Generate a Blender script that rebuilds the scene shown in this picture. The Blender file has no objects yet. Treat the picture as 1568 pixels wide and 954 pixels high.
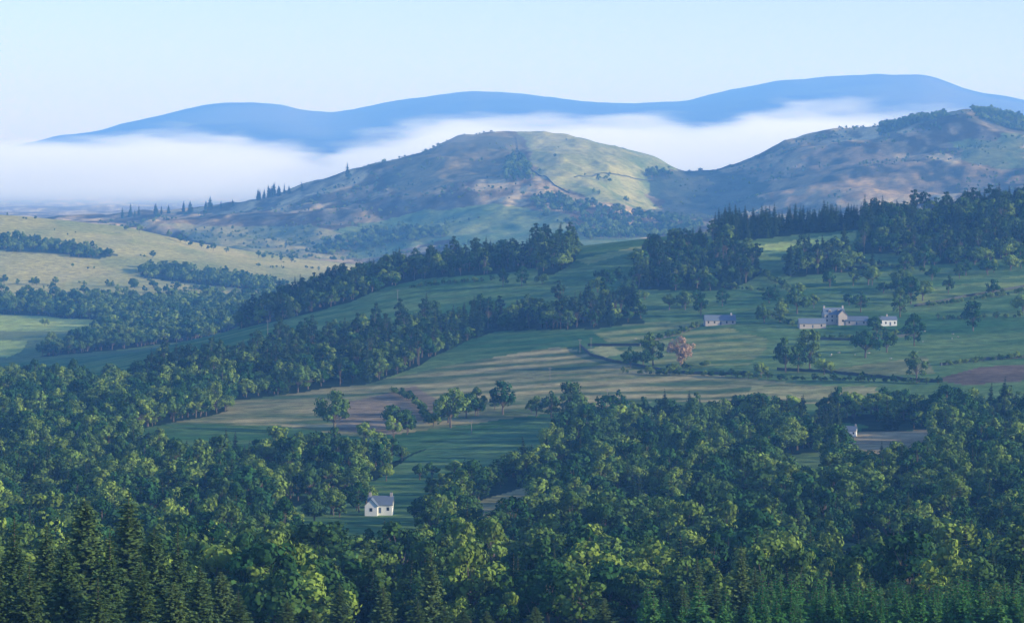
import bpy, math, random
import numpy as np
from mathutils import Vector
random.seed(7); rng=np.random.default_rng(7)
S=bpy.context.scene
ZC=300.0; K=0.15/784.0; HOR=250.0; UC=784.0

# ------------------------------------------------------------------ helpers
def _h(ix,iy,s):
    n=(ix.astype(np.int64)*374761393+iy.astype(np.int64)*668265263+s*1442695041)&0xffffffff
    n=((n^(n>>13))*1274126177)&0xffffffff
    return ((n^(n>>16))&0xffff)/65535.0
def vnoise(x,y,s=0):
    ix=np.floor(x);iy=np.floor(y);fx=x-ix;fy=y-iy
    fx=fx*fx*(3-2*fx);fy=fy*fy*(3-2*fy)
    a=_h(ix,iy,s);b=_h(ix+1,iy,s);c=_h(ix,iy+1,s);d=_h(ix+1,iy+1,s)
    return (a*(1-fx)+b*fx)*(1-fy)+(c*(1-fx)+d*fx)*fy
def fbm(x,y,sc,o=4,s=0):
    x=np.asarray(x,float)/sc;y=np.asarray(y,float)/sc
    t=0;a=1;n=0
    for i in range(o):
        t=t+a*(vnoise(x+17.3*i,y-9.1*i,s+i)-0.5)*2;n+=a;a*=.5;x=x*2.03;y=y*2.03
    return t/n
def link(o): S.collection.objects.link(o); return o
def newmat(name):
    m=bpy.data.materials.new(name);m.use_nodes=True;m.node_tree.nodes.clear()
    return m,m.node_tree.nodes,m.node_tree.links

# ------------------------------------------------------------------ terrain relief (range -> hill profile)
MID=[
(300,[(-500,1080),(2100,1080)]),
(500,[(-500,985),(0,1000),(400,1012),(1568,1005),(2100,990)]),
(620,[(-500,975),(2100,975)]),
(750,[(-500,900),(0,905),(400,915),(800,925),(1568,920),(2100,900)]),
(950,[(-500,845),(0,850),(600,853),(1568,846),(2100,830)]),
(1100,[(-500,785),(0,790),(560,793),(1000,790),(1568,775),(2100,755)]),
(1300,[(-500,730),(0,725),(500,728),(1000,716),(1568,700),(2100,680)]),
(1500,[(-500,675),(0,668),(250,664),(600,666),(900,655),(1568,640),(2100,620)]),
(1700,[(-500,650),(0,630),(400,612),(800,592),(1200,582),(1568,572),(2100,555)]),
(1950,[(-500,630),(0,605),(300,570),(600,545),(900,520),(1200,505),(1568,496),(2100,480)]),
(2200,[(-500,615),(0,588),(200,552),(400,508),(600,472),(900,442),(1200,432),(1568,420),(2100,400)]),
(2450,[(-500,600),(0,572),(200,540),(350,507),(420,472),(560,427),(700,398),(880,380),(1090,354),(1300,346),(1450,335),(1568,320),(2100,280)]),
(2700,[(-500,580),(0,548),(200,532),(350,520),(540,480),(700,440),(1000,410),(1568,370),(2100,330)]),
(3200,[(-500,500),(0,492),(350,486),(540,466),(800,440),(1568,410),(2100,390)]),
(3600,[(-500,440),(0,443),(300,450),(500,442),(560,428),(800,405),(1568,390),(2100,380)]),
(4200,[(-500,296),(0,329),(100,338),(200,352),(300,372),(440,398),(560,412),(700,388),(900,368),(1100,362),(1568,350),(2100,340)]),
(4500,[(-500,340),(0,356),(200,368),(300,384),(440,392),(560,392),(700,365),(850,352),(1000,352),(1100,350),(1568,320),(2100,310)]),
(5000,[(-500,350),(0,350),(200,348),(400,337),(560,318),(700,292),(850,280),(930,290),(1010,322),(1100,318),(1180,292),(1300,268),(1500,246),(2100,240)]),
(5600,[(-500,345),(0,338),(170,334),(250,327),(300,322),(360,312),(440,297),(520,274),(570,260),(610,247),(650,232),(700,214),(740,208),(790,206),(850,208),(900,213),(970,226),(1010,242),(1050,262),(1100,262),(1160,246),(1200,227),(1250,211),(1290,200),(1345,196),(1400,181),(1440,175),(1490,170),(1530,177),(1568,186),(1700,200),(2100,215)]),
(5950,[(-500,350),(0,350),(170,346),(440,320),(610,285),(700,262),(790,258),(970,275),(1050,290),(1200,270),(1400,235),(1568,240),(2100,250)]),
(6600,[(-500,335),(2100,325)]),
(9000,[(-500,318),(2100,300)]),
(10500,[(-500,290),(0,278),(300,240),(500,248),(800,225),(1000,230),(1300,205),(2100,250)]),
(13000,[(-500,275),(-200,258),(0,238),(80,221),(150,206),(200,191),(250,180),(290,168),(330,160),(385,157),(430,161),(470,171),(510,174),(560,168),(600,159),(660,151),(720,143),(770,146),(830,155),(890,161),(970,162),(1050,153),(1120,135),(1190,121),(1260,119),(1345,114),(1410,117),(1430,122),(1460,135),(1500,147),(1568,159),(1700,178),(2100,210)]),
(15500,[(-500,275),(2100,240)]),
(30000,[(-500,262),(2100,262)]),
(90000,[(-500,254),(2100,254)]),
]
NEARZ=[(-500,ZC+4),(-60,ZC-1.6),(6,ZC-1.9),(30,ZC-4.5),(100,ZC-16),(200,ZC-32)]
cc=np.concatenate([np.linspace(-1900,-1000,60,endpoint=False),np.linspace(-1000,1000,760),np.linspace(1000,1900,61)[1:]])
def rows():
    r=[np.linspace(-500,200,24,endpoint=False),np.linspace(200,500,30,endpoint=False),np.linspace(500,2600,330,endpoint=False),
       np.linspace(2600,4600,170,endpoint=False),np.linspace(4600,6000,190,endpoint=False),np.linspace(6000,10000,30,endpoint=False),
       np.linspace(10000,14000,80,endpoint=False),np.linspace(14000,20000,10,endpoint=False),np.array([20000,30000,50000,90000.])]
    return np.concatenate(r)
dd=rows()
def xof(c,d): return c*K*np.maximum(d,600)
secd=[];secz=[]
for d,z in NEARZ: secd.append(d);secz.append(np.full(len(cc),z))
for d,kn in MID:
    u=xof(cc,d)/(K*d)+UC
    kn=np.array(kn,float)
    vv=sum(np.interp(u+o,kn[:,0],kn[:,1])*w for o,w in ((-12,.25),(0,.5),(12,.25)))
    secd.append(d);secz.append(ZC-(vv-HOR)*K*d)
secd=np.array(secd,float);secz=np.array(secz)
def pchip(xs,ys,xq):
    h=np.diff(xs)[:,None];dl=np.diff(ys,axis=0)/h
    m=np.zeros_like(ys)
    w1=2*h[1:]+h[:-1];w2=h[1:]+2*h[:-1]
    pos=(dl[:-1]*dl[1:])>0
    with np.errstate(all='ignore'):
        mm=(w1+w2)/(w1/dl[:-1]+w2/dl[1:])
    m[1:-1]=np.where(pos,mm,0);m[0]=dl[0];m[-1]=dl[-1]
    i=np.clip(np.searchsorted(xs,xq,side='right')-1,0,len(xs)-2)
    t=((xq-xs[i])/(xs[i+1]-xs[i]))[:,None];H=h[i]
    return (2*t**3-3*t**2+1)*ys[i]+(t**3-2*t**2+t)*H*m[i]+(-2*t**3+3*t**2)*ys[i+1]+(t**3-t**2)*H*m[i+1]
Z=pchip(secd,secz,dd)
D=np.repeat(dd[:,None],len(cc),1);X=xof(cc[None,:],D)
amp=np.clip((D-300)/1500,0,1)*3.4+np.clip((D-2500)/3000,0,1)*6
Z=Z+fbm(X,D,240,4,3)*amp*np.where(D<16000,1,0)
moor=np.clip((D-4200)/400,0,1)*np.clip((6300-D)/300,0,1)
Z=Z+moor*(fbm(X*.8+D*.3,D*0.6,120,5,11)*13+fbm(X,D*.7,38,3,13)*3.5-np.abs(fbm(X,D*.5,200,3,15))*14+4)+np.where((D>9800)&(D<15000),fbm(X,D,900,5,21)*40,0)
V=HOR+(ZC-Z)/(K*np.maximum(D,1)); U=X/(K*np.maximum(D,1))+UC

def gz(x,y):
    x=np.asarray(x,float);y=np.asarray(y,float)
    c=x/(K*np.maximum(y,600))
    j=np.clip(np.searchsorted(cc,c)-1,0,len(cc)-2);i=np.clip(np.searchsorted(dd,y)-1,0,len(dd)-2)
    tc=np.clip((c-cc[j])/(cc[j+1]-cc[j]),0,1);td=np.clip((y-dd[i])/(dd[i+1]-dd[i]),0,1)
    return (Z[i,j]*(1-tc)+Z[i,j+1]*tc)*(1-td)+(Z[i+1,j]*(1-tc)+Z[i+1,j+1]*tc)*td
def site(u,v,a=450,b=14000):
    """map an image pixel (column, row) to the ground point it meets"""
    ys=np.linspace(a,b,4000);xs=(u-UC)*K*ys
    vv=HOR+(ZC-gz(xs,ys))/(K*ys)
    ok=np.nonzero(vv<=v)[0]
    i=ok[0] if len(ok) else len(ys)-1
    return xs[i],ys[i],float(gz(xs[i],ys[i]))

def inpoly(u,v,P):
    P=np.array(P,float);r=np.zeros(u.shape,bool);n=len(P)
    for i in range(n):
        x1,y1=P[i];x2,y2=P[i-1]
        c=((y1>v)!=(y2>v))
        with np.errstate(all='ignore'):
            r^=c&(u<(x2-x1)*(v-y1)/(y2-y1)+x1)
    return r
jU=fbm(X,D,60,3,31)*7;jV=fbm(X,D,60,3,41)*3
def region(P,a=450,b=2600,j=1.0): return inpoly(U+jU*j,V+jV*j,P)&(D>=a)&(D<=b)

# ------------------------------------------------------------------ land cover
C=np.zeros(Z.shape+(3,))
def mix(a,b,t): return np.array(a)*(1-t[...,None])+np.array(b)*t[...,None]
n1=np.clip(fbm(X,D,180,4,51)*1.3+.5,0,1);n2=np.clip(fbm(X,D,35,4,52)*1.4+.5,0,1);n3=np.clip(fbm(X*.8,D*.3,60,5,53)*3+.5,0,1)
n4=np.clip(fbm(X,D*.4,22,4,57)*2.4+.5,0,1);n5=np.clip(fbm(X*.35,D,14,4,58)*2.2+.4,0,1)
C[:]=mix((.05,.145,.05),(.20,.29,.09),np.clip(n1*.55+n5*.45,0,1))
m=(D>2600)&(D<=3700);C[m]=mix((.12,.20,.07),(.28,.31,.10),n1)[m]
m=(D>3400)&(D<=4350)&(U<640);C[m]=mix((.32,.35,.11),(.62,.52,.18),np.clip(n1*.5+n3*.5,0,1))[m]
m=((D>4350)|((D>3900)&(U>=640)))&(D<9500)
heath=mix((.07,.075,.05),(.60,.44,.20),np.clip(n3*.8+n1*.3,0,1));heath=heath*(.35+1.0*n4[...,None])
C[m]=heath[m]
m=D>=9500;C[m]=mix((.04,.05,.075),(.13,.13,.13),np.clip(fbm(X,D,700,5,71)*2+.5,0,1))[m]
def paint(P,c1,c2,a,b,n=n2,j=1.0):
    m=region(P,a,b,j);C[m]=mix(c1,c2,n)[m];return m
g4=np.clip(n4*.5+n3*.5,0,1)
paint([(790,200),(860,203),(980,226),(1040,250),(1010,275),(985,300),(1010,322),(960,322),(900,305),(850,285),(820,262),(812,235)],(.17,.24,.08),(.46,.44,.17),4800,5700,g4,2)
paint([(480,360),(620,330),(760,310),(880,330),(860,350),(720,362),(560,395),(470,392)],(.12,.22,.08),(.34,.38,.12),4100,5600,g4,2.5)
paint([(690,360),(880,345),(1000,360),(900,390),(700,395)],(.15,.26,.09),(.32,.38,.13),3900,5000,g4,2)
paint([(240,345),(480,345),(560,370),(520,395),(380,395)],(.20,.24,.10),(.56,.47,.18),4300,5300,g4,2)
paint([(1440,215),(1568,205),(1568,255),(1500,258)],(.10,.17,.07),(.28,.29,.11),4700,5700,g4,5)
paint([(1180,185),(1400,250),(1568,262),(1568,300),(1200,330),(1050,300)],(.07,.075,.05),(.62,.43,.20),4700,5500,g4,3)
paint([(640,205),(790,203),(800,260),(760,285),(600,300),(580,262)],(.06,.08,.05),(.34,.27,.12),5000,5700,g4,3)
paint([(1000,262),(1100,262),(1180,280),(1160,320),(1060,345),(1000,330),(1020,310),(990,300)],(.05,.08,.05),(.13,.14,.08),4700,5700,g4,2)  # shade of the left-facing slope painted into the ground colour
paint([(-300,483),(150,484),(155,496),(100,507),(-300,508)],(.42,.50,.12),(.50,.56,.14),2600,3700,j=.4)
paint([(-300,522),(42,522),(35,538),(10,547),(-300,545)],(.42,.50,.12),(.48,.54,.14),2500,3700,j=.4)
hay=[(215,650),(360,610),(600,577),(700,556),(850,530),(895,538),(940,558),(1060,573),(1200,585),(1345,598),(1330,616),(1000,616),(860,630),(680,655),(560,672),(420,650),(300,650)]
st=np.clip(.45+.6*np.sin((D*0.93-X*.18)/5.5+fbm(X,D,120,2,61)*5)*np.clip(fbm(X,D,90,2,66)*2+.5,0,1)+fbm(X,D*1.5,30,4,62)*.9,0,1)
mh=region(hay,1400,2100);C[mh]=mix((.10,.16,.06),(.52,.42,.18),st)[mh]
paint([(500,625),(640,592),(680,625),(600,668),(520,660)],(.18,.15,.09),(.38,.28,.16),1400,2000,st)
paint([(900,535),(940,525),(960,540),(925,548)],(.40,.40,.15),(.46,.44,.17),1500,2100,j=.3)
paint([(880,398),(1085,354),(1095,360),(1000,378),(900,405)],(.32,.36,.10),(.48,.44,.15),2200,2600,j=.4)  # sunlit ridge top painted as a brighter yellow-green strip
paint([(1140,392),(1150,378),(1312,354),(1312,366),(1200,388)],(.46,.56,.14),(.52,.58,.17),2200,2600,j=.3)  # lit field strip: sunlight is put into its bright colour
paint([(1428,582),(1500,562),(1700,550),(1700,572),(1480,590)],(.16,.12,.08),(.24,.17,.11),1500,2100,j=.3)
paint([(1270,566),(1420,545),(1430,572),(1300,575)],(.14,.18,.07),(.32,.31,.12),1500,2100,st)
paint([(1390,445),(1700,405),(1700,430),(1410,470)],(.12,.21,.07),(.30,.36,.10),1900,2500,n5)
paint([(900,500),(1080,490),(1180,520),(1150,560),(1000,560),(950,540)],(.08,.17,.06),(.34,.35,.12),1500,2100,st)
paint([(1150,590),(1340,592),(1330,612),(1140,606)],(.30,.30,.12),(.48,.42,.17),1450,2000,st)
clear1=[(390,800),(470,770),(560,745),(625,700),(700,665),(835,640),(850,650),(835,690),(770,735),(690,768),(655,800),(650,875),(540,882),(440,850),(400,825)]
clear2=[(1285,664),(1425,658),(1430,715),(1300,722)]
clear3=[(705,775),(815,742),(835,775),(820,830),(730,838)]
clear4=[(1190,700),(1260,690),(1270,745),(1200,750)]
paint(clear1,(.08,.18,.07),(.18,.28,.09),900,1560,n5)
paint(clear2,(.40,.30,.15),(.52,.40,.20),950,1560,j=.3)
paint([(705,772),(815,742),(830,765),(740,800)],(.34,.32,.14),(.42,.36,.16),950,1560,j=.3)
paint(clear4,(.16,.26,.08),(.22,.30,.1),950,1560,j=.3)

# ------------------------------------------------------------------ woods footprints
clr=region(clear1,850,1560)|region(clear2,950,1560)|region(clear3,850,1560)|region(clear4,950,1560)
gap=fbm(X,D,45,3,81)>.33
W={}
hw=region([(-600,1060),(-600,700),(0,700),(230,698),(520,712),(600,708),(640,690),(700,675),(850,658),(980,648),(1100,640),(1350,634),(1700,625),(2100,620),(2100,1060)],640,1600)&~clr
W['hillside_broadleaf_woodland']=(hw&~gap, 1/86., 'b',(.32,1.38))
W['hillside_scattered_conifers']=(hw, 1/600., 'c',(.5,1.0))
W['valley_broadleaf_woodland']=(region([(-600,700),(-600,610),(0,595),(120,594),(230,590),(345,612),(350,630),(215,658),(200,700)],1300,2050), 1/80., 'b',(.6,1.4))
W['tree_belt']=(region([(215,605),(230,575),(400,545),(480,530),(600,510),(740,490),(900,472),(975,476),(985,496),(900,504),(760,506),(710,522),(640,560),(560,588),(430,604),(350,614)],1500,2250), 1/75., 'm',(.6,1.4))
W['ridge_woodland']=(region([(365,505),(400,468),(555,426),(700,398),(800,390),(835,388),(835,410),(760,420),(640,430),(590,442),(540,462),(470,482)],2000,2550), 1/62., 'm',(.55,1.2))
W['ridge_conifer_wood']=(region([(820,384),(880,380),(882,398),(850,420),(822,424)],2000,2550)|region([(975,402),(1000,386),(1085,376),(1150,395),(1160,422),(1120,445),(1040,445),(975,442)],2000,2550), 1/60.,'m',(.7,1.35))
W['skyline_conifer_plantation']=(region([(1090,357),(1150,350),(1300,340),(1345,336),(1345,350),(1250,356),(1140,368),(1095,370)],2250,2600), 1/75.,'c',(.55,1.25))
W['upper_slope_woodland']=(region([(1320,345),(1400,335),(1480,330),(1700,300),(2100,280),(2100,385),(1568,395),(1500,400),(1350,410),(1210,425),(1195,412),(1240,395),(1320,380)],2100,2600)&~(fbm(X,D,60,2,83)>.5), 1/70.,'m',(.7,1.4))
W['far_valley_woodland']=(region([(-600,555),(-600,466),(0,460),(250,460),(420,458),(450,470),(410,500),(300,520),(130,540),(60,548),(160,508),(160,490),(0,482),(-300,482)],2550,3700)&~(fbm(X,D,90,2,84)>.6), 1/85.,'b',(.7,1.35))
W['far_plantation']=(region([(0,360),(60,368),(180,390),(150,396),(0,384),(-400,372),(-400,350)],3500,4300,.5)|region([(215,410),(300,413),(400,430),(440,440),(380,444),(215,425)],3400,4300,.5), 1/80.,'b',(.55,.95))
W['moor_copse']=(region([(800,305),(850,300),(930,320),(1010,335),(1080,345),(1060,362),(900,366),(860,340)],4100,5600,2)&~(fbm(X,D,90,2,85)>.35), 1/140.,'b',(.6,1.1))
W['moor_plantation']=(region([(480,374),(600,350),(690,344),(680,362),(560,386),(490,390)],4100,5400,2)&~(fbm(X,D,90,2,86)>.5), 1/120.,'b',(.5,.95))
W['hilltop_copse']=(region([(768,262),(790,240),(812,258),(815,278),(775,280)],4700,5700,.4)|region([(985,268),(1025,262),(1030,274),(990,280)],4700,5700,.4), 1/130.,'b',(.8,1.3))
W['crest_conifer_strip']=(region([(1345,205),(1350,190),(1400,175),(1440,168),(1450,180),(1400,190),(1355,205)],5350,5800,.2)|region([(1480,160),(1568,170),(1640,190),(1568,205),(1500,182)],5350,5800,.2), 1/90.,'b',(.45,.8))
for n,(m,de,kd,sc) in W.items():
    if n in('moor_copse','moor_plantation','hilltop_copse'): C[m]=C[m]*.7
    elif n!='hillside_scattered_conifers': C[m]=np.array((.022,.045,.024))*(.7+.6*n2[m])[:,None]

# terrain mesh
nr,nc=Z.shape
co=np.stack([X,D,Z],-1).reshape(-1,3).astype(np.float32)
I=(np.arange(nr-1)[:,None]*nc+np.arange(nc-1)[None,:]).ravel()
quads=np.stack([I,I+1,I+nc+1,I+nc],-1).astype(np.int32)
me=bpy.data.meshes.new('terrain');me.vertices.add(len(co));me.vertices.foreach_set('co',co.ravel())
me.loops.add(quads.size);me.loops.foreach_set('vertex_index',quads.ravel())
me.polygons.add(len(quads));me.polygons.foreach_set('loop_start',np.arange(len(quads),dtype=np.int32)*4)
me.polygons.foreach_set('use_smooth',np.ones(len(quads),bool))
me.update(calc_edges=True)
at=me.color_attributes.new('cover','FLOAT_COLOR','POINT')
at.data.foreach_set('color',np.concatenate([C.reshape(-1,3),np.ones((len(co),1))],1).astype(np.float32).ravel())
terr=link(bpy.data.objects.new('terrain',me))
m,N,L=newmat('moor_and_pasture')
out=N.new('ShaderNodeOutputMaterial');bs=N.new('ShaderNodeBsdfPrincipled');a=N.new('ShaderNodeAttribute');a.attribute_name='cover'
ge=N.new('ShaderNodeNewGeometry');no=N.new('ShaderNodeTexNoise');no.inputs['Scale'].default_value=.12;no.inputs['Detail'].default_value=8;no.inputs['Roughness'].default_value=.7
mr=N.new('ShaderNodeMapRange');mr.inputs[1].default_value=.3;mr.inputs[2].default_value=.7;mr.inputs[3].default_value=.55;mr.inputs[4].default_value=1.4
mx=N.new('ShaderNodeVectorMath');mx.operation='SCALE'
L.new(ge.outputs['Position'],no.inputs['Vector']);L.new(no.outputs['Fac'],mr.inputs[0]);L.new(a.outputs['Color'],mx.inputs[0]);L.new(mr.outputs[0],mx.inputs['Scale'])
bp=N.new('ShaderNodeBump');bp.inputs['Distance'].default_value=1.5;bp.inputs['Strength'].default_value=.8
L.new(no.outputs['Fac'],bp.inputs['Height']);L.new(bp.outputs[0],bs.inputs['Normal'])
L.new(mx.outputs[0],bs.inputs['Base Color']);bs.inputs['Roughness'].default_value=1;bs.inputs['Specular IOR Level'].default_value=0
L.new(bs.outputs[0],out.inputs[0]);me.materials.append(m)

# ------------------------------------------------------------------ tree materials
def leafmat(name,c1,c2,tr=.25,gam=2.0):
    m,N,L=newmat(name)
    out=N.new('ShaderNodeOutputMaterial');oi=N.new('ShaderNodeObjectInfo');at=N.new('ShaderNodeAttribute');at.attribute_name='tint'
    mc=N.new('ShaderNodeMix');mc.data_type='RGBA';mc.inputs[6].default_value=(*c1,1);mc.inputs[7].default_value=(*c2,1)
    pw=N.new('ShaderNodeMath');pw.operation='POWER';pw.inputs[1].default_value=gam;L.new(oi.outputs['Random'],pw.inputs[0]);L.new(pw.outputs[0],mc.inputs[0])
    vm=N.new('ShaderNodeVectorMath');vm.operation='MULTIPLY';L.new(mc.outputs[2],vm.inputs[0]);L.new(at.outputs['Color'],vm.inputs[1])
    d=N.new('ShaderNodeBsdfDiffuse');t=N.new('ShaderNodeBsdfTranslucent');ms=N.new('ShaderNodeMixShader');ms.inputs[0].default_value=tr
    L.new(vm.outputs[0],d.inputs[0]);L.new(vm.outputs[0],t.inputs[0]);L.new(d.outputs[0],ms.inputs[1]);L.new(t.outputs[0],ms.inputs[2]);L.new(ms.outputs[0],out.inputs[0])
    return m
M_b=leafmat('broadleaf_foliage',(.026,.085,.028),(.22,.31,.055),.06)
M_c=leafmat('conifer_needles',(.018,.05,.026),(.055,.10,.032),.06)
M_g=leafmat('spruce_needles',(.075,.135,.045),(.12,.185,.06),.05)
M_p=leafmat('copper_foliage',(.42,.29,.2),(.44,.31,.21))
M_y=leafmat('young_spruce_needles',(.06,.19,.045),(.12,.26,.07),.1)
M_k,N,L=newmat('bark');o=N.new('ShaderNodeOutputMaterial');b=N.new('ShaderNodeBsdfPrincipled');n=N.new('ShaderNodeTexNoise');n.inputs['Scale'].default_value=6
r=N.new('ShaderNodeValToRGB');r.color_ramp.elements[0].color=(.06,.045,.03,1);r.color_ramp.elements[1].color=(.2,.16,.12,1)
L.new(n.outputs[0],r.inputs[0]);L.new(r.outputs[0],b.inputs['Base Color']);b.inputs['Roughness'].default_value=.95;L.new(b.outputs[0],o.inputs[0])

class MB:
    def __init__(s): s.v=[];s.f=[];s.t=[];s.m=[]
    def tube(s,p0,p1,r0,r1,n=5):
        p0=Vector(p0);p1=Vector(p1);ax=(p1-p0).normalized();q=ax.to_track_quat('Z','Y');b=len(s.v)
        for p,r in((p0,r0),(p1,r1)):
            for i in range(n):
                a=2*math.pi*i/n;s.v.append(tuple(p+q@Vector((math.cos(a)*r,math.sin(a)*r,0))));s.t.append(1)
        for i in range(n): s.f.append((b+i,b+(i+1)%n,b+n+(i+1)%n,b+n+i));s.m.append(1)
    def quads(s,P,A,B,t):
        b=len(s.v)
        for i in range(len(P)):
            p,a_,b_=P[i],A[i],B[i]
            s.v+= [tuple(p-a_*.8-b_),tuple(p+a_-b_*.7),tuple(p+a_*.7+b_),tuple(p-a_+b_*.9)];s.t+=[t[i]]*4
            s.f.append((b,b+1,b+2,b+3));s.m.append(0);b+=4
    def mesh(s,name,leaf):
        me=bpy.data.meshes.new(name);me.from_pydata(s.v,[],s.f);me.materials.append(leaf);me.materials.append(M_k)
        me.polygons.foreach_set('material_index',np.array(s.m,dtype=np.int32))
        at=me.color_attributes.new('tint','FLOAT_COLOR','POINT')
        t=np.array(s.t,np.float32);c=np.stack([t,t,t,np.ones_like(t)],1);at.data.foreach_set('color',c.ravel());me.update();return me
def broad(name,seed,H,R,n,ls,leaf,base=.28):
    r=np.random.default_rng(seed);mb=MB()
    top=.62*H;mb.tube((0,0,-.6),(.1,0,.3*H),.045*R+.15,.035*R+.1,7);mb.tube((.1,0,.3*H),(0,.1,top),.035*R+.1,.08,6)
    nl=int(r.integers(17,24));cz=H*(.5+base*.5);hz=H*(1-base)*.5
    lean=r.normal(size=2)*R*.12
    for k in range(nl):
        if k==0: dvec=np.array([0,0,1.])
        else:
            dvec=r.normal(size=3);dvec[2]=abs(dvec[2])*.9-.25 if k%4 else -.5;dvec/=np.linalg.norm(dvec)
        lr=R*r.uniform(.2,.44)*(1.1 if k<5 else .85)
        c=np.array([lean[0]*dvec[2],lean[1]*dvec[2],cz])+dvec*np.array([R-lr*.8,R-lr*.8,hz-lr*.7])*r.uniform(.7,1.18)
        mb.tube((0,0,H*r.uniform(.2,.45)),c,.13,.04,4)
        cnt=int(n*(lr/R)**2/ (nl*.13))
        q=r.normal(size=(cnt,3));q[:,2]=q[:,2]*.9+.15;q/=np.linalg.norm(q,axis=1)[:,None]
        rad=r.uniform(.6,1.18,cnt)[:,None]
        P=c+q*rad*lr*np.array([1,1,.82])
        nn=q+r.normal(size=(cnt,3))*.25;nn/=np.linalg.norm(nn,axis=1)[:,None]
        rv=r.normal(size=(cnt,3));A=np.cross(nn,rv);A/=np.linalg.norm(A,axis=1)[:,None];B=np.cross(nn,A)
        s_=(ls*r.uniform(.6,1.3,cnt))[:,None]*.5
        lt=r.uniform(.7,1.3);t=lt*r.uniform(.75,1.25,cnt)
        mb.quads(P,A*s_,B*s_,t)
    return mb.mesh(name,leaf)
def conif(name,seed,H,R,lv,nb,leaf,ls=1.0,bare=.06,pw=.85):
    r=np.random.default_rng(seed);mb=MB();mb.tube((0,0,-1),(0,0,H*.6),.02*H,.011*H,7);mb.tube((0,0,H*.6),(0,0,H),.011*H,.01,5)
    for i in range(lv):
        f=bare+(1-bare)*(i+r.uniform(-.3,.3))/lv
        f=min(max(f,bare),.995);Lb=R*(1-f)**pw*r.uniform(.72,1.18)+.12
        if f<.15: Lb*=.8
        z0=f*H;ph=r.uniform(0,6.28)
        for j in range(nb):
            a=ph+2*math.pi*(j+r.uniform(-.3,.3))/nb;l=Lb*r.uniform(.6,1.15);dr=r.uniform(.05,.45)*(1-f*.9)
            d=np.array([math.cos(a),math.sin(a),0.]);side=np.array([-d[1],d[0],0])
            ns=max(2,int(l/.55))
            for k in range(ns):
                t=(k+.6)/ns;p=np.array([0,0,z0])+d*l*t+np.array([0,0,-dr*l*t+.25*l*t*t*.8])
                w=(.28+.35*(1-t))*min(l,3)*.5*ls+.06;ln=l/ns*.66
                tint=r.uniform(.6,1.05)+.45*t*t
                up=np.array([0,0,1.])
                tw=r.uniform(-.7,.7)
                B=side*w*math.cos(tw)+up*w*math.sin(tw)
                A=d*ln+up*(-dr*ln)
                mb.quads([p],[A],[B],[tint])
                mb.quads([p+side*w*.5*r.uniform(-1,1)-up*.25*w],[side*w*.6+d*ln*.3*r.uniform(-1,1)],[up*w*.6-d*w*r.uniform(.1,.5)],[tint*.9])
    return mb.mesh(name,leaf)
BR=[broad('broadleaf_%d'%i,100+i,[11,10,12.5,9,14,8.5,11,13,9.5,12][i],[5.0,5.6,4.4,5.0,4.6,4.4,6.0,5.6,3.6,5.2][i],1900,.62,M_b,[.1,.14,.07,.12,.1,.05,.14,.12,.05,.1][i]) for i in range(10)]
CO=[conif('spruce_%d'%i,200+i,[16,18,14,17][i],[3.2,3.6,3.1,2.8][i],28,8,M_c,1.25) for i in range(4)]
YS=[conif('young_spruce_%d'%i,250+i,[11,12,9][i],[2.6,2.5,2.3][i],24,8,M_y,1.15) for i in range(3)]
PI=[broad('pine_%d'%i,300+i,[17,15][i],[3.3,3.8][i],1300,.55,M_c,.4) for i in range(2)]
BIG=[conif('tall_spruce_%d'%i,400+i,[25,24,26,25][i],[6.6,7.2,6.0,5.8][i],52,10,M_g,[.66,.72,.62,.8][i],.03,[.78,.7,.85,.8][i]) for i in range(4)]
BP=[broad('copper_%d'%i,500+i,11,5.5,1900,.6,M_p,.1) for i in range(1)]
def coll(name,meshes):
    c=bpy.data.collections.new(name)
    for i,me in enumerate(meshes):
        o=bpy.data.objects.new('%s_%02d'%(name,i),me);c.objects.link(o)
    return c
KIT={'b':coll('kit_broadleaf',BR),'c':coll('kit_conifer',CO),'m':coll('kit_mixed',BR[:7]+CO[:3]+PI),'y':coll('kit_young',YS)}
KN={'b':10,'c':4,'m':12,'y':3}
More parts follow.
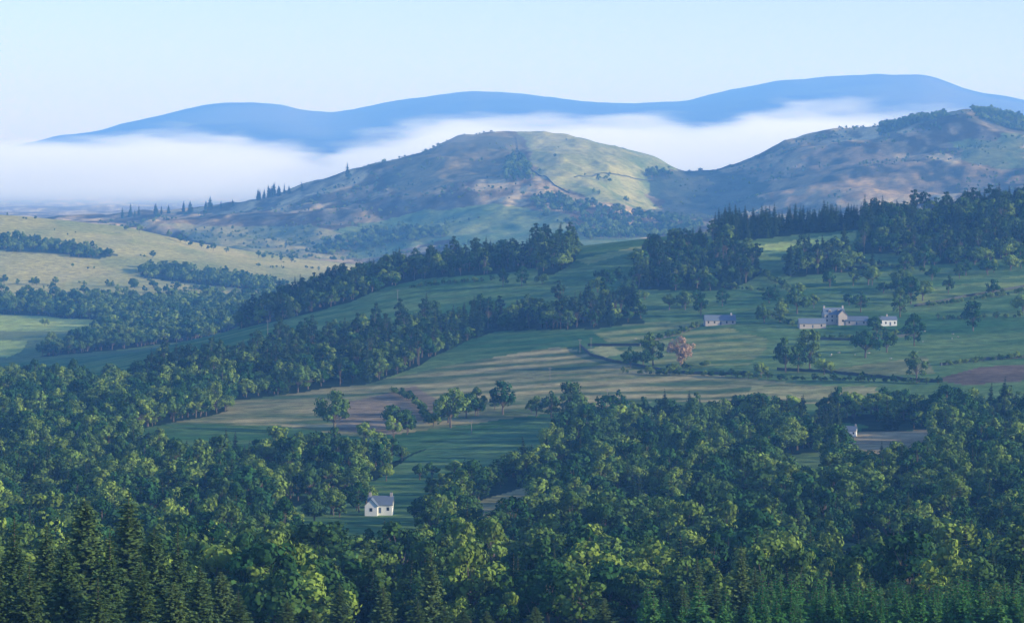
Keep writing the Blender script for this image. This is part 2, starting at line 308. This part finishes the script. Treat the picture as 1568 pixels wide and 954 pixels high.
def scatter(name,pts,kit,scl,heightmul=1.0):
    n=len(pts);pts=np.asarray(pts,float)
    me=bpy.data.meshes.new(name);me.vertices.add(n);me.vertices.foreach_set('co',pts.astype(np.float32).ravel())
    s=scl[0]+(scl[1]-scl[0])*rng.beta(1.6,1.8,n);w=s*rng.uniform(.82,1.25,n)
    a=me.attributes.new('tsc','FLOAT_VECTOR','POINT');a.data.foreach_set('vector',np.stack([w,w,s*heightmul],1).astype(np.float32).ravel())
    a=me.attributes.new('trot','FLOAT_VECTOR','POINT');a.data.foreach_set('vector',np.stack([rng.normal(0,.05,n),rng.normal(0,.05,n),rng.uniform(0,6.28,n)],1).astype(np.float32).ravel())
    a=me.attributes.new('tid','INT','POINT');a.data.foreach_set('value',rng.integers(0,KN[kit],n).astype(np.int32))
    ob=link(bpy.data.objects.new(name,me))
    g=bpy.data.node_groups.new(name,'GeometryNodeTree');g.interface.new_socket('Geometry',in_out='INPUT',socket_type='NodeSocketGeometry');g.interface.new_socket('Geometry',in_out='OUTPUT',socket_type='NodeSocketGeometry')
    N=g.nodes;L=g.links;i=N.new('NodeGroupInput');o=N.new('NodeGroupOutput');ci=N.new('GeometryNodeCollectionInfo');ci.inputs['Collection'].default_value=KIT[kit]
    ci.inputs['Separate Children'].default_value=True;ci.inputs['Reset Children'].default_value=True
    ip=N.new('GeometryNodeInstanceOnPoints');ip.inputs['Pick Instance'].default_value=True
    def na(nm,t):
        x=N.new('GeometryNodeInputNamedAttribute');x.data_type=t;x.inputs[0].default_value=nm;return x.outputs[0]
    L.new(i.outputs[0],ip.inputs['Points']);L.new(ci.outputs[0],ip.inputs['Instance']);L.new(na('tid','INT'),ip.inputs['Instance Index'])
    L.new(na('trot','FLOAT_VECTOR'),ip.inputs['Rotation']);L.new(na('tsc','FLOAT_VECTOR'),ip.inputs['Scale']);L.new(ip.outputs[0],o.inputs[0])
    md=ob.modifiers.new('planting','NODES');md.node_group=g
    return ob
cw=np.gradient(cc)[None,:]*K*np.maximum(D,600);ch=np.gradient(dd)[:,None]*np.ones_like(D);AREA=cw*ch
tot=0
def sample(mask,dens):
    idx=np.nonzero((mask&(U>-250)&(U<1820)).ravel())[0]
    if not len(idx): return np.zeros((0,3))
    a=AREA.ravel()[idx]*dens;cnt=rng.poisson(a);idx=np.repeat(idx,cnt)
    x=X.ravel()[idx]+(rng.random(len(idx))-.5)*cw.ravel()[idx];y=D.ravel()[idx]+(rng.random(len(idx))-.5)*ch.ravel()[idx]
    return np.stack([x,y,gz(x,y)-.2],1)
for n,(mk,de,kd,sc) in W.items():
    p=sample(mk,de)
    tot+=len(p)
    if len(p): scatter(n,p,kd,sc)
print('TREES',tot)
def line(name,kit,paths,sp,jit,scl,a=450,b=2600):
    P=[]
    for path in paths:
        q=[site(u,v,a,b) for u,v in path]
        for (x0,y0,_),(x1,y1,_) in zip(q[:-1],q[1:]):
            l=math.hypot(x1-x0,y1-y0);n=max(1,int(l/sp))
            for k in range(n):
                if random.random()<.12: continue
                t=(k+random.random())/n;x=x0+(x1-x0)*t+random.gauss(0,jit);y=y0+(y1-y0)*t+random.gauss(0,jit);P.append((x,y,float(gz(x,y))-.2))
    if P: scatter(name,P,kit,scl)
line('hedgerow_trees','b',[[(560,675),(600,670),(650,655)],[(655,655),(700,645),(770,630),(850,637),(900,645),(960,632)],[(985,478),(1060,470),(1150,466),(1240,452)],[(1250,440),(1330,438),(1430,430),(1500,420),(1568,408)],[(900,432),(940,428)],[(1370,415),(1568,395)],[(770,440),(830,436)],[(1225,478),(1195,488),(1180,496)],[(470,520),(540,505)],[(1380,440),(1390,470)],[(1330,505),(1345,512)],[(1060,482),(1085,484)],[(1255,515),(1235,518)],[(890,450),(940,455),(990,462)]],8,4,(.6,1.35))
line('hedgerow','b',[[(1160,478),(1215,500)],[(910,425),(960,432)],[(1090,560),(1000,572)],[(620,442),(760,430)],[(950,572),(1080,576),(1180,580)],[(1180,582),(1440,588)],[(1420,470),(1568,448)],[(1450,560),(1568,548)],[(880,470),(980,450)],[(1170,420),(1200,440),(1230,470)],[(1230,520),(1330,518),(1400,510)],[(1070,500),(980,530)],[(1430,490),(1568,486)],[(1300,400),(1420,418)],[(600,600),(640,620),(660,650)],[(1190,450),(1100,440)]],2.6,.8,(.2,.4))
line('cottage_garden_trees','b',[[(525,795),(540,770)],[(625,795),(650,800),(720,790)],[(600,738),(650,732),(700,728)],[(545,762),(552,756)],[(480,818),(410,815)],[(690,760),(650,770)],[(470,800),(500,785)]],7,3,(.5,.9),1000,1500)
line('cottage_shrubs','b',[[(605,812),(590,812)]],4,1,(.12,.25),1000,1500)
line('far_hedgerow_trees','b',[[(170,350),(260,366),(330,385),(440,402)],[(0,448),(140,452),(260,448),(400,450)],[(40,500),(70,500)],[(200,440),(320,446)],[(60,330),(110,338)],[(240,395),(245,396)],[(300,432),(440,446)],[(0,436),(220,440)]],11,7,(.5,1.0),3000,4400)
line('moor_edge_trees','c',[[(178,336),(250,328),(300,324),(360,314)],[(362,316),(372,314)],[(400,306),(412,303),(425,301),(434,300)],[(396,306),(440,298)],[(460,294),(464,293)],[(522,276),(545,268)]],10,5,(.8,1.6),4600,5700)
line('moor_scrub','b',[[(535,272),(570,262),(640,246)],[(590,275),(700,250),(780,250)],[(905,275),(940,262)],[(1040,262),(1080,264)],[(850,290),(960,312)],[(740,300),(840,292)],[(1140,268),(1200,250)],[(600,290),(480,300)],[(180,340),(300,330),(380,322)],[(1180,340),(1140,350)],[(820,330),(900,350)],[(1250,215),(1300,206)]],18,14,(.3,.85),4500,5700)
P=[]
for _ in range(4600):
    u=random.uniform(150,1568);y=random.uniform(4400,5650);x=(u-UC)*K*y
    if float(fbm(np.array([x]),np.array([y]),110,3,91)[0])>.08 and not (800<u<1000 and y>4900 and random.random()<.85): P.append((x,y,float(gz(x,y))-.5))
scatter('moor_gorse_bushes',P,'b',(.15,.55))
P=[]
for _ in range(600):
    u=random.uniform(-150,560);y=random.uniform(3500,4200);x=(u-UC)*K*y
    if float(fbm(np.array([x]),np.array([y]),70,2,95)[0])>.3: P.append((x,y,float(gz(x,y))-.3))
scatter('far_field_bushes',P,'b',(.15,.5))

# ------------------------------------------------------------------ single trees
def tree(name,mesh,u,v,s,a=450,b=2600,sz=None,d=None):
    if d: x=(u-UC)*K*d;y=d;z=float(gz(x,y))
    else: x,y,z=site(u,v,a,b)
    o=bpy.data.objects.new(name,mesh);o.location=(x,y,z-.2);o.rotation_euler=(0,0,random.uniform(0,6.28));o.scale=(s,s,s*(sz or 1));return link(o)
for u,v,s,k in [(965,563,.95,0),(1000,560,1.4,2),(1165,578,.85,3),(1203,570,1.4,2),(1240,566,1.5,4),(1262,574,.9,1),(1325,548,1.4,6),(1358,540,1.2,3),(1400,530,1.3,4),(1404,586,1.25,2),(1490,507,1.25,4),(1318,478,1.1,0),(1378,486,1.3,4),(512,664,1.5,7),(432,600,1.25,2),(880,650,1.1,1),(1300,468,.8,3),(1452,450,.9,2),(1415,412,1.2,4),(1566,480,1.2,1),(340,612,1.5,0),(985,562,1.0,1),(1222,570,1.1,9),(690,655,1.4,7),(770,635,1.3,9),(1246,472,.9,8),(1070,478,.6,5),(1520,455,.9,9)]:
    tree('broadleaf_tree',BR[k],u,v,s)
tree('copper_beech_tree',BP[0],1042,560,1.3,sz=1.1)
HB=[25,24,26,25]
def spr(u,tipv,d,k,name='spruce_tree'):
    x=(u-UC)*K*d;z=float(gz(x,d));need=(ZC-(tipv-HOR)*K*d)-z
    s=need/HB[k];tree(name,BIG[k],u,0,1,d=d).scale=(max(.7,min(1.15,s*1.05)),)*2+(s,)
for i,(u,t,d) in enumerate([(-70,780,480),(-20,800,470),(22,785,490),(72,800,470),(130,755,500),(168,806,460),(197,750,510),(236,806,485),(272,802,520),(306,862,480),(100,830,440),(45,858,430),(215,852,435),(338,872,510),(150,880,420),(0,880,430),(265,890,430),(365,900,490),(-120,770,500)]):
    spr(u,t,d,i%3)
for u,t,d in [(660,836,560),(520,890,560),(587,892,550),(925,912,545),(1068,852,590),(1135,832,590),(1156,864,580),(710,930,540),(745,932,540),(1095,885,575),(1045,895,570),(640,915,550),(680,925,545),(820,925,545),(440,915,520),(480,930,520)]: spr(u,t,d,3)
P=[]
for _ in range(420):
    u=random.uniform(1150,1900) if random.random()<.85 else random.uniform(980,1250);y=random.uniform(520,640);x=(u-UC)*K*y;P.append((x,y,float(gz(x,y))))
scatter('young_spruce_plantation',P,'y',(.6,1.1))
P=[]
for _ in range(130):
    u=random.uniform(250,500);y=random.uniform(610,780);x=(u-UC)*K*y;P.append((x,y,float(gz(x,y))))
scatter('mixed_woodland_edge',P,'b',(.7,1.4))

# ------------------------------------------------------------------ buildings, walls, poles
def flat(name,c,rough=.8,var=.15):
    m,N,L=newmat(name);o=N.new('ShaderNodeOutputMaterial');b=N.new('ShaderNodeBsdfPrincipled');n=N.new('ShaderNodeTexNoise');n.inputs['Scale'].default_value=3;n.inputs['Detail'].default_value=6
    mp=N.new('ShaderNodeMapRange');mp.inputs[3].default_value=1-var;mp.inputs[4].default_value=1+var;v=N.new('ShaderNodeVectorMath');v.operation='SCALE';v.inputs[0].default_value=c
    L.new(n.outputs[0],mp.inputs[0]);L.new(mp.outputs[0],v.inputs['Scale']);L.new(v.outputs[0],b.inputs['Base Color']);b.inputs['Roughness'].default_value=rough;L.new(b.outputs[0],o.inputs[0]);return m
M_wh=flat('whitewash',(.72,.72,.70));M_st=flat('pale_sandstone',(.42,.37,.33));M_sl=flat('slate',(.14,.18,.23));M_gl=flat('window_glass',(.02,.03,.04),.15);M_dr=flat('door_paint',(.08,.12,.2));M_wall=flat('mossy_dry_stone',(.05,.06,.045),.95,.4);M_wood=flat('pole_timber',(.3,.26,.22));M_wool=flat('fleece',(.45,.42,.36))
def box(name,par,x0,x1,y0,y1,z0,z1,mat):
    v=[(x,y,z) for z in(z0,z1) for x,y in((x0,y0),(x1,y0),(x1,y1),(x0,y1))]
    f=[(3,2,1,0),(4,5,6,7),(0,1,5,4),(1,2,6,5),(2,3,7,6),(3,0,4,7)]
    me=bpy.data.meshes.new(name);me.from_pydata(v,[],f);me.materials.append(mat);o=bpy.data.objects.new(name,me);o.parent=par;link(o);return o
def house(name,u,v,L_,Wd,h,rh,rot,wall,a=450,b=2600,chim=(.5,),dormer=False,win=4,wing=None,up=0,sc=1):
    x,y,z=site(u,v,a,b);e=bpy.data.objects.new(name,None);e.location=(x,y,z+up);e.rotation_euler=(0,0,rot);e.scale=(sc,)*3;link(e)
    l=L_/2;w=Wd/2
    def block(pre,cx,cy,l,w,h,rh,ax=0):
        def T(p): return (cx+p[0],cy+p[1],p[2]) if not ax else (cx+p[1],cy+p[0],p[2])
        vv=[(-l,-w,-5),(l,-w,-5),(l,w,-5),(-l,w,-5),(-l,-w,h),(l,-w,h),(l,w,h),(-l,w,h),(-l,0,h+rh),(l,0,h+rh)]
        ff=[(0,1,5,4),(1,2,6,9,5),(2,3,7,6),(3,0,4,8,7)]
        me=bpy.data.meshes.new(pre+'walls');me.from_pydata([T(p) for p in vv],[],ff);me.materials.append(wall);o=bpy.data.objects.new(pre+'walls',me);o.parent=e;link(o)
        k=.35;dz=rh/w*k;t=.22
        rv=[(-l-k,-w-k,h-dz+.03),(l+k,-w-k,h-dz+.03),(l+k,0,h+rh+.03),(-l-k,0,h+rh+.03),(-l-k,w+k,h-dz+.03),(l+k,w+k,h-dz+.03)]
        rv+= [(p[0],p[1],p[2]+t) for p in rv]
        rf=[(0,1,2,3),(3,2,5,4),(6,9,8,7),(9,10,11,8),(0,6,7,1),(4,5,11,10),(0,3,9,6),(3,4,10,9),(1,7,8,2),(2,8,11,5)]
        me=bpy.data.meshes.new(pre+'roof');me.from_pydata([T(p) for p in rv],[],rf);me.materials.append(M_sl);o=bpy.data.objects.new(pre+'roof',me);o.parent=e;link(o)
    block('',0,0,l,w,h,rh)
    if wing:
        block('wing_',wing[0],wing[1],wing[2],wing[3],h*.95,wing[4],1)
        yf=wing[1]-wing[2];box('wing_window',e,wing[0]-.5,wing[0]+.5,yf-.05,yf-.004,.9,2.1,M_gl)
    for i,c in enumerate(chim):
        cx=-l+.5+c*(L_-1);box('chimney_%d'%i,e,cx-.45,cx+.45,-.4,.4,h+rh-.6,h+rh+1.3,M_st)
        box('chimney_pot_%d'%i,e,cx-.15,cx+.15,-.15,.15,h+rh+1.303,h+rh+1.7,M_dr)
    for i in range(win):
        xx=-l+L_*(i+.5)/win
        if i==win//2: box('door',e,xx-.45,xx+.45,-w-.04,-w-.003,0,2.0,M_dr)
        else: box('window_%d'%i,e,xx-.45,xx+.45,-w-.04,-w-.003,.9,2.1,M_gl)
        if h>4: box('upper_window_%d'%i,e,xx-.45,xx+.45,-w-.04,-w-.003,3.3,4.4,M_gl)
    for s_ in(-1,1): box('gable_window',e,min(s_*l,s_*(l+.04))+.002*s_,max(s_*l,s_*(l+.04))+.002*s_,-.4,.4,h*.55,h*.55+1,M_gl)
    if dormer:
        for xx in(-l*.45,l*.45):
            box('dormer',e,xx-.7,xx+.7,-w*.85,-w*.2,h+.1,h+rh*.72,wall);box('dormer_window',e,xx-.4,xx+.4,-w*.85-.03,-w*.85-.003,h+.5,h+rh*.6,M_gl)
    return e
house('white_cottage',583,788,8.5,5.4,3.0,2.7,math.radians(-4),M_wh,1000,1300,(.0,1.),win=3,wing=(-2.8,-3.5,2.5,2.2,2.3),up=.8,sc=.92)
house('stone_farmhouse',1276,496,12,7,5.2,3.4,math.radians(8),M_st,1700,2200,(0,1),dormer=True,win=4,wing=(4,-4,3,2.6,2.6),up=.6)
house('slate_barn',1243,502,16,7,2.8,2.8,math.radians(5),M_st,1700,2200,(),win=3,sc=.95)
house('slate_barn',1312,497,14,7,2.6,2.6,math.radians(-8),M_st,1700,2200,(),win=3,sc=.9)
house('white_bungalow',1358,498,10.5,6.5,3.2,1.8,math.radians(6),M_wh,1700,2200,(.5,),win=4)
house('long_byre',1102,497,18,7,2.6,2.8,math.radians(6),M_st,1700,2200,(.9,),win=5)
house('white_farmhouse',1417,340,11,7,5,2.6,math.radians(10),M_wh,2200,2600,(0,1),win=4,up=5)
house('roadside_house',1300,668,9,6,3,2.4,math.radians(-12),M_wh,1200,1600,(1,),win=3,sc=.7,up=.5)

def wall(name,path,w,h,mat,a=450,b=2600):
    q=[site(u,v,a,b) for u,v in path];P=[]
    for (x0,y0,_),(x1,y1,_) in zip(q[:-1],q[1:]):
        l=math.hypot(x1-x0,y1-y0);n=max(1,int(l/2.5))
        for k in range(n): P.append((x0+(x1-x0)*k/n,y0+(y1-y0)*k/n))
    P.append(q[-1][:2]);vv=[];ff=[]
    for i,(x,y) in enumerate(P):
        j=min(i+1,len(P)-1);p0=P[max(0,j-1)];p1=P[j];dx,dy=p1[0]-p0[0],p1[1]-p0[1];l=math.hypot(dx,dy) or 1;nx,ny=-dy/l,dx/l
        x+=random.gauss(0,.1);hh=h*random.uniform(.85,1.12);z=float(gz(x,y))
        for s_,zz,ww in((-1,-.6,1),(-1,hh,.6),(1,hh,.6),(1,-.6,1)): vv.append((x+nx*s_*w/2*ww,y+ny*s_*w/2*ww,z+zz))
        if i:
            b=i*4
            for k in range(3): ff.append((b-4+k,b-3+k,b+1+k,b+k))
    ff+=[(0,1,2,3),tuple(len(vv)-4+k for k in(3,2,1,0))]
    me=bpy.data.meshes.new(name);me.from_pydata(vv,[],ff);me.materials.append(mat);return link(bpy.data.objects.new(name,me))
for p in [[(888,530),(905,545),(940,555),(1000,566),(1060,573),(1150,574)],[(1190,567),(1260,570),(1340,578),(1440,586)],[(1440,560),(1500,552),(1568,548)],[(1070,500),(980,530),(900,530)],[(1400,470),(1480,455),(1568,440)],[(1230,520),(1330,522),(1400,514)]]:
    wall('dry_stone_wall',p,.9,1.5,M_wall,1450,2300)
for p in [[(790,210),(795,232),(815,262),(850,285),(872,296)],[(880,272),(920,266),(1000,276)]]:
    wall('moor_stone_wall',p,1.0,1.5,M_wall,4700,5700)
def pole(u,v,h,a=450,b=2600):
    x,y,z=site(u,v,a,b);mb=MB();mb.tube((0,0,-1),(0,0,h),.14,.09,7);mb.tube((-1,0,h-.7),(1,0,h-.7),.07,.07,5)
    for q in(-.9,0,.9): mb.tube((q,0,h-.65),(q,0,h-.35),.07,.05,5)
    me=bpy.data.meshes.new('utility_pole');me.from_pydata(mb.v,[],mb.f);me.materials.append(M_wood);o=bpy.data.objects.new('utility_pole',me);o.location=(x,y,z);link(o)
for u,v,h in [(722,664,6),(888,541,8),(905,533,6),(609,462,8),(410,512,9),(842,583,7),(930,614,6),(1425,655,10)]: pole(u,v,h)
# sheep
def sheepmesh():
    bm=MB()
    def blob(c,r,n=8,m=6):
        b=len(bm.v)
        for i in range(m+1):
            th=math.pi*i/m
            for j in range(n):
                p=2*math.pi*j/n;bm.v.append((c[0]+r[0]*math.sin(th)*math.cos(p),c[1]+r[1]*math.sin(th)*math.sin(p),c[2]+r[2]*math.cos(th)))
        for i in range(m):
            for j in range(n): bm.f.append((b+i*n+j,b+i*n+(j+1)%n,b+(i+1)*n+(j+1)%n,b+(i+1)*n+j))
    blob((0,0,.62),(.58,.27,.3));blob((.5,0,.6),(.25,.17,.2));blob((.72,0,.42),(.17,.09,.1));blob((-.6,0,.6),(.06,.05,.14))
    for x in(-.36,.36):
        for y in(-.14,.14): bm.tube((x,y,.45),(x-.04,y,.22),.08,.05,5);bm.tube((x-.04,y,.22),(x,y,0),.045,.035,5)
    for y in(-.1,.1): bm.tube((.62,y*.7,.5),(.6,y*1.9,.47),.04,.02,4)
    me=bpy.data.meshes.new('sheep');me.from_pydata(bm.v,[],bm.f);me.materials.append(M_wool);return me
KIT['s']=coll('kit_sheep',[sheepmesh()]);KN['s']=1
P=[]
for u0,v0,n,a,b in [(1300,540,7,1700,2100),(1450,515,5,1700,2100),(1030,520,3,1700,2100)]:
    for _ in range(n):
        x,y,z=site(u0+random.gauss(0,25),v0+random.gauss(0,8),a,b);P.append((x,y,z))
scatter('sheep_flock',P,'s',(.85,1.0))

# ------------------------------------------------------------------ haze and fog
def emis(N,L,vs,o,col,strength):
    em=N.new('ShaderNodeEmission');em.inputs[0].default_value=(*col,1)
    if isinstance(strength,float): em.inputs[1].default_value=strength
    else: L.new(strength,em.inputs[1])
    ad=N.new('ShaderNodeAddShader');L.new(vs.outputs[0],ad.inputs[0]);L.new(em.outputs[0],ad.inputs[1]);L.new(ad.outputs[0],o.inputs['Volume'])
def haze(name,dens,col,em,bx):
    m,N,L=newmat(name);o=N.new('ShaderNodeOutputMaterial');vs=N.new('ShaderNodeVolumeScatter')
    vs.inputs['Color'].default_value=(*col,1);vs.inputs['Density'].default_value=dens;vs.inputs['Anisotropy'].default_value=0
    # added haze emission stands in for multiple scattering (cycles follows only the first scatter)
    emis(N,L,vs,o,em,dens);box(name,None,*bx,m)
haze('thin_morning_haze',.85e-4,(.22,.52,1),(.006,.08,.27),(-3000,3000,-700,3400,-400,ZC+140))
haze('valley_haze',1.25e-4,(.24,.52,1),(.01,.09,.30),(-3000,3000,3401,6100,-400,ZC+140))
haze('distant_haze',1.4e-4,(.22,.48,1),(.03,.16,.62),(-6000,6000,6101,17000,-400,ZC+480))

def fogbank(name,tops,DF,ampl,soft,lowz,lowr,dens,y0,y1,zb,zt,ucl=(-400,1900),em=.60,nsc=(.0045,.0016,.026),yf=None):
    m,N,L=newmat(name);o=N.new('ShaderNodeOutputMaterial');vs=N.new('ShaderNodeVolumeScatter');vs.inputs['Color'].default_value=(.93,.97,1,1);vs.inputs['Anisotropy'].default_value=.2
    g=N.new('ShaderNodeNewGeometry');sp=N.new('ShaderNodeSeparateXYZ');L.new(g.outputs['Position'],sp.inputs[0])
    def mth(op,a,b=None,clamp=False):
        n=N.new('ShaderNodeMath');n.operation=op;n.use_clamp=clamp
        for i,q in enumerate((a,b)):
            if q is None: continue
            if isinstance(q,(int,float)): n.inputs[i].default_value=q
            else: L.new(q,n.inputs[i])
        return n.outputs[0]
    rp=N.new('ShaderNodeValToRGB');cr=rp.color_ramp;cr.interpolation='EASE'
    xa,xb=(ucl[0]-UC)*K*DF,(ucl[1]-UC)*K*DF
    while len(cr.elements)<len(tops): cr.elements.new(.5)
    for i,(u,t) in enumerate(tops):
        cr.elements[i].position=((u-UC)*K*DF-xa)/(xb-xa);g_=(t+150)/300;cr.elements[i].color=(g_,g_,g_,1)
    fx=mth('DIVIDE',mth('SUBTRACT',sp.outputs[0],xa),xb-xa,clamp=True);L.new(fx,rp.inputs[0])
    sc_=N.new('ShaderNodeSeparateColor');L.new(rp.outputs[0],sc_.inputs[0])
    top=mth('ADD',mth('MULTIPLY',sc_.outputs[0],300),ZC-150)
    ns=N.new('ShaderNodeTexNoise');ns.inputs['Scale'].default_value=1;ns.inputs['Detail'].default_value=5
    mp=N.new('ShaderNodeMapping');mp.inputs['Scale'].default_value=nsc;L.new(g.outputs['Position'],mp.inputs[0]);L.new(mp.outputs[0],ns.inputs[0])
    top2=mth('ADD',top,mth('MULTIPLY',mth('SUBTRACT',ns.outputs[0],.5),ampl))
    hh=mth('DIVIDE',mth('SUBTRACT',top2,sp.outputs[2]),soft,clamp=True)
    low=mth('DIVIDE',mth('SUBTRACT',sp.outputs[2],lowz),lowr,clamp=True)
    den=mth('MULTIPLY',mth('MULTIPLY',hh,mth('ADD',mth('MULTIPLY',low,.95),.03)),dens)
    if yf: den=mth('MULTIPLY',den,mth('DIVIDE',mth('SUBTRACT',sp.outputs[1],y0),yf,clamp=True))
    L.new(den,vs.inputs['Density'])
    emis(N,L,vs,o,(.60,.72,.86),mth('MULTIPLY',den,em))  # added fog glow, scaled by density, stands in for repeated scattering
    box(name,None,xa-300,xb+300,y0,y1,zb,zt,m)
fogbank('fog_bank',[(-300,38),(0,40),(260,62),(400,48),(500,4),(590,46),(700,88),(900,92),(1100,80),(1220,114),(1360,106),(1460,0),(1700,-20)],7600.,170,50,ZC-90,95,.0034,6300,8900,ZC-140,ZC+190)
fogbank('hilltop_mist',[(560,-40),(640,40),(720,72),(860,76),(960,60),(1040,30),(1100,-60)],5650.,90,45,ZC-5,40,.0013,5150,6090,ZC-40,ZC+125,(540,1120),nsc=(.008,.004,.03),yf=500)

# ------------------------------------------------------------------ light
EL=math.radians(13);AZ=math.radians(109)
w=bpy.data.worlds.new('World');S.world=w;w.use_nodes=True;N=w.node_tree.nodes;L=w.node_tree.links
bg=N['Background'];sk=N.new('ShaderNodeTexSky');sk.sky_type='NISHITA';sk.sun_disc=False;sk.sun_elevation=EL;sk.sun_rotation=AZ;sk.altitude=200;sk.dust_density=.4;sk.air_density=1.0;sk.ozone_density=3
tn=N.new('ShaderNodeVectorMath');tn.operation='MULTIPLY';tn.inputs[1].default_value=(1.28,1.33,1.85);L.new(sk.outputs[0],tn.inputs[0]);L.new(tn.outputs[0],bg.inputs[0]);bg.inputs[1].default_value=.15
sl=bpy.data.lights.new('sun','SUN');sl.energy=5;sl.angle=math.radians(.5);sl.color=(1,.90,.62);so=link(bpy.data.objects.new('sun',sl))
sv=Vector((math.sin(AZ)*math.cos(EL),math.cos(AZ)*math.cos(EL),math.sin(EL)));so.rotation_euler=sv.to_track_quat('Z','Y').to_euler();so.location=(800,0,900)
cam=bpy.data.cameras.new('camera');cam.lens=120;cam.sensor_width=36;cam.shift_y=-(477-HOR)/1568;cam.clip_end=200000;cam.clip_start=.5
c=link(bpy.data.objects.new('camera',cam));c.location=(0,0,ZC);c.rotation_euler=(math.pi/2,0,0);S.camera=c
S.view_settings.view_transform='Standard';S.view_settings.look='None';S.view_settings.exposure=0
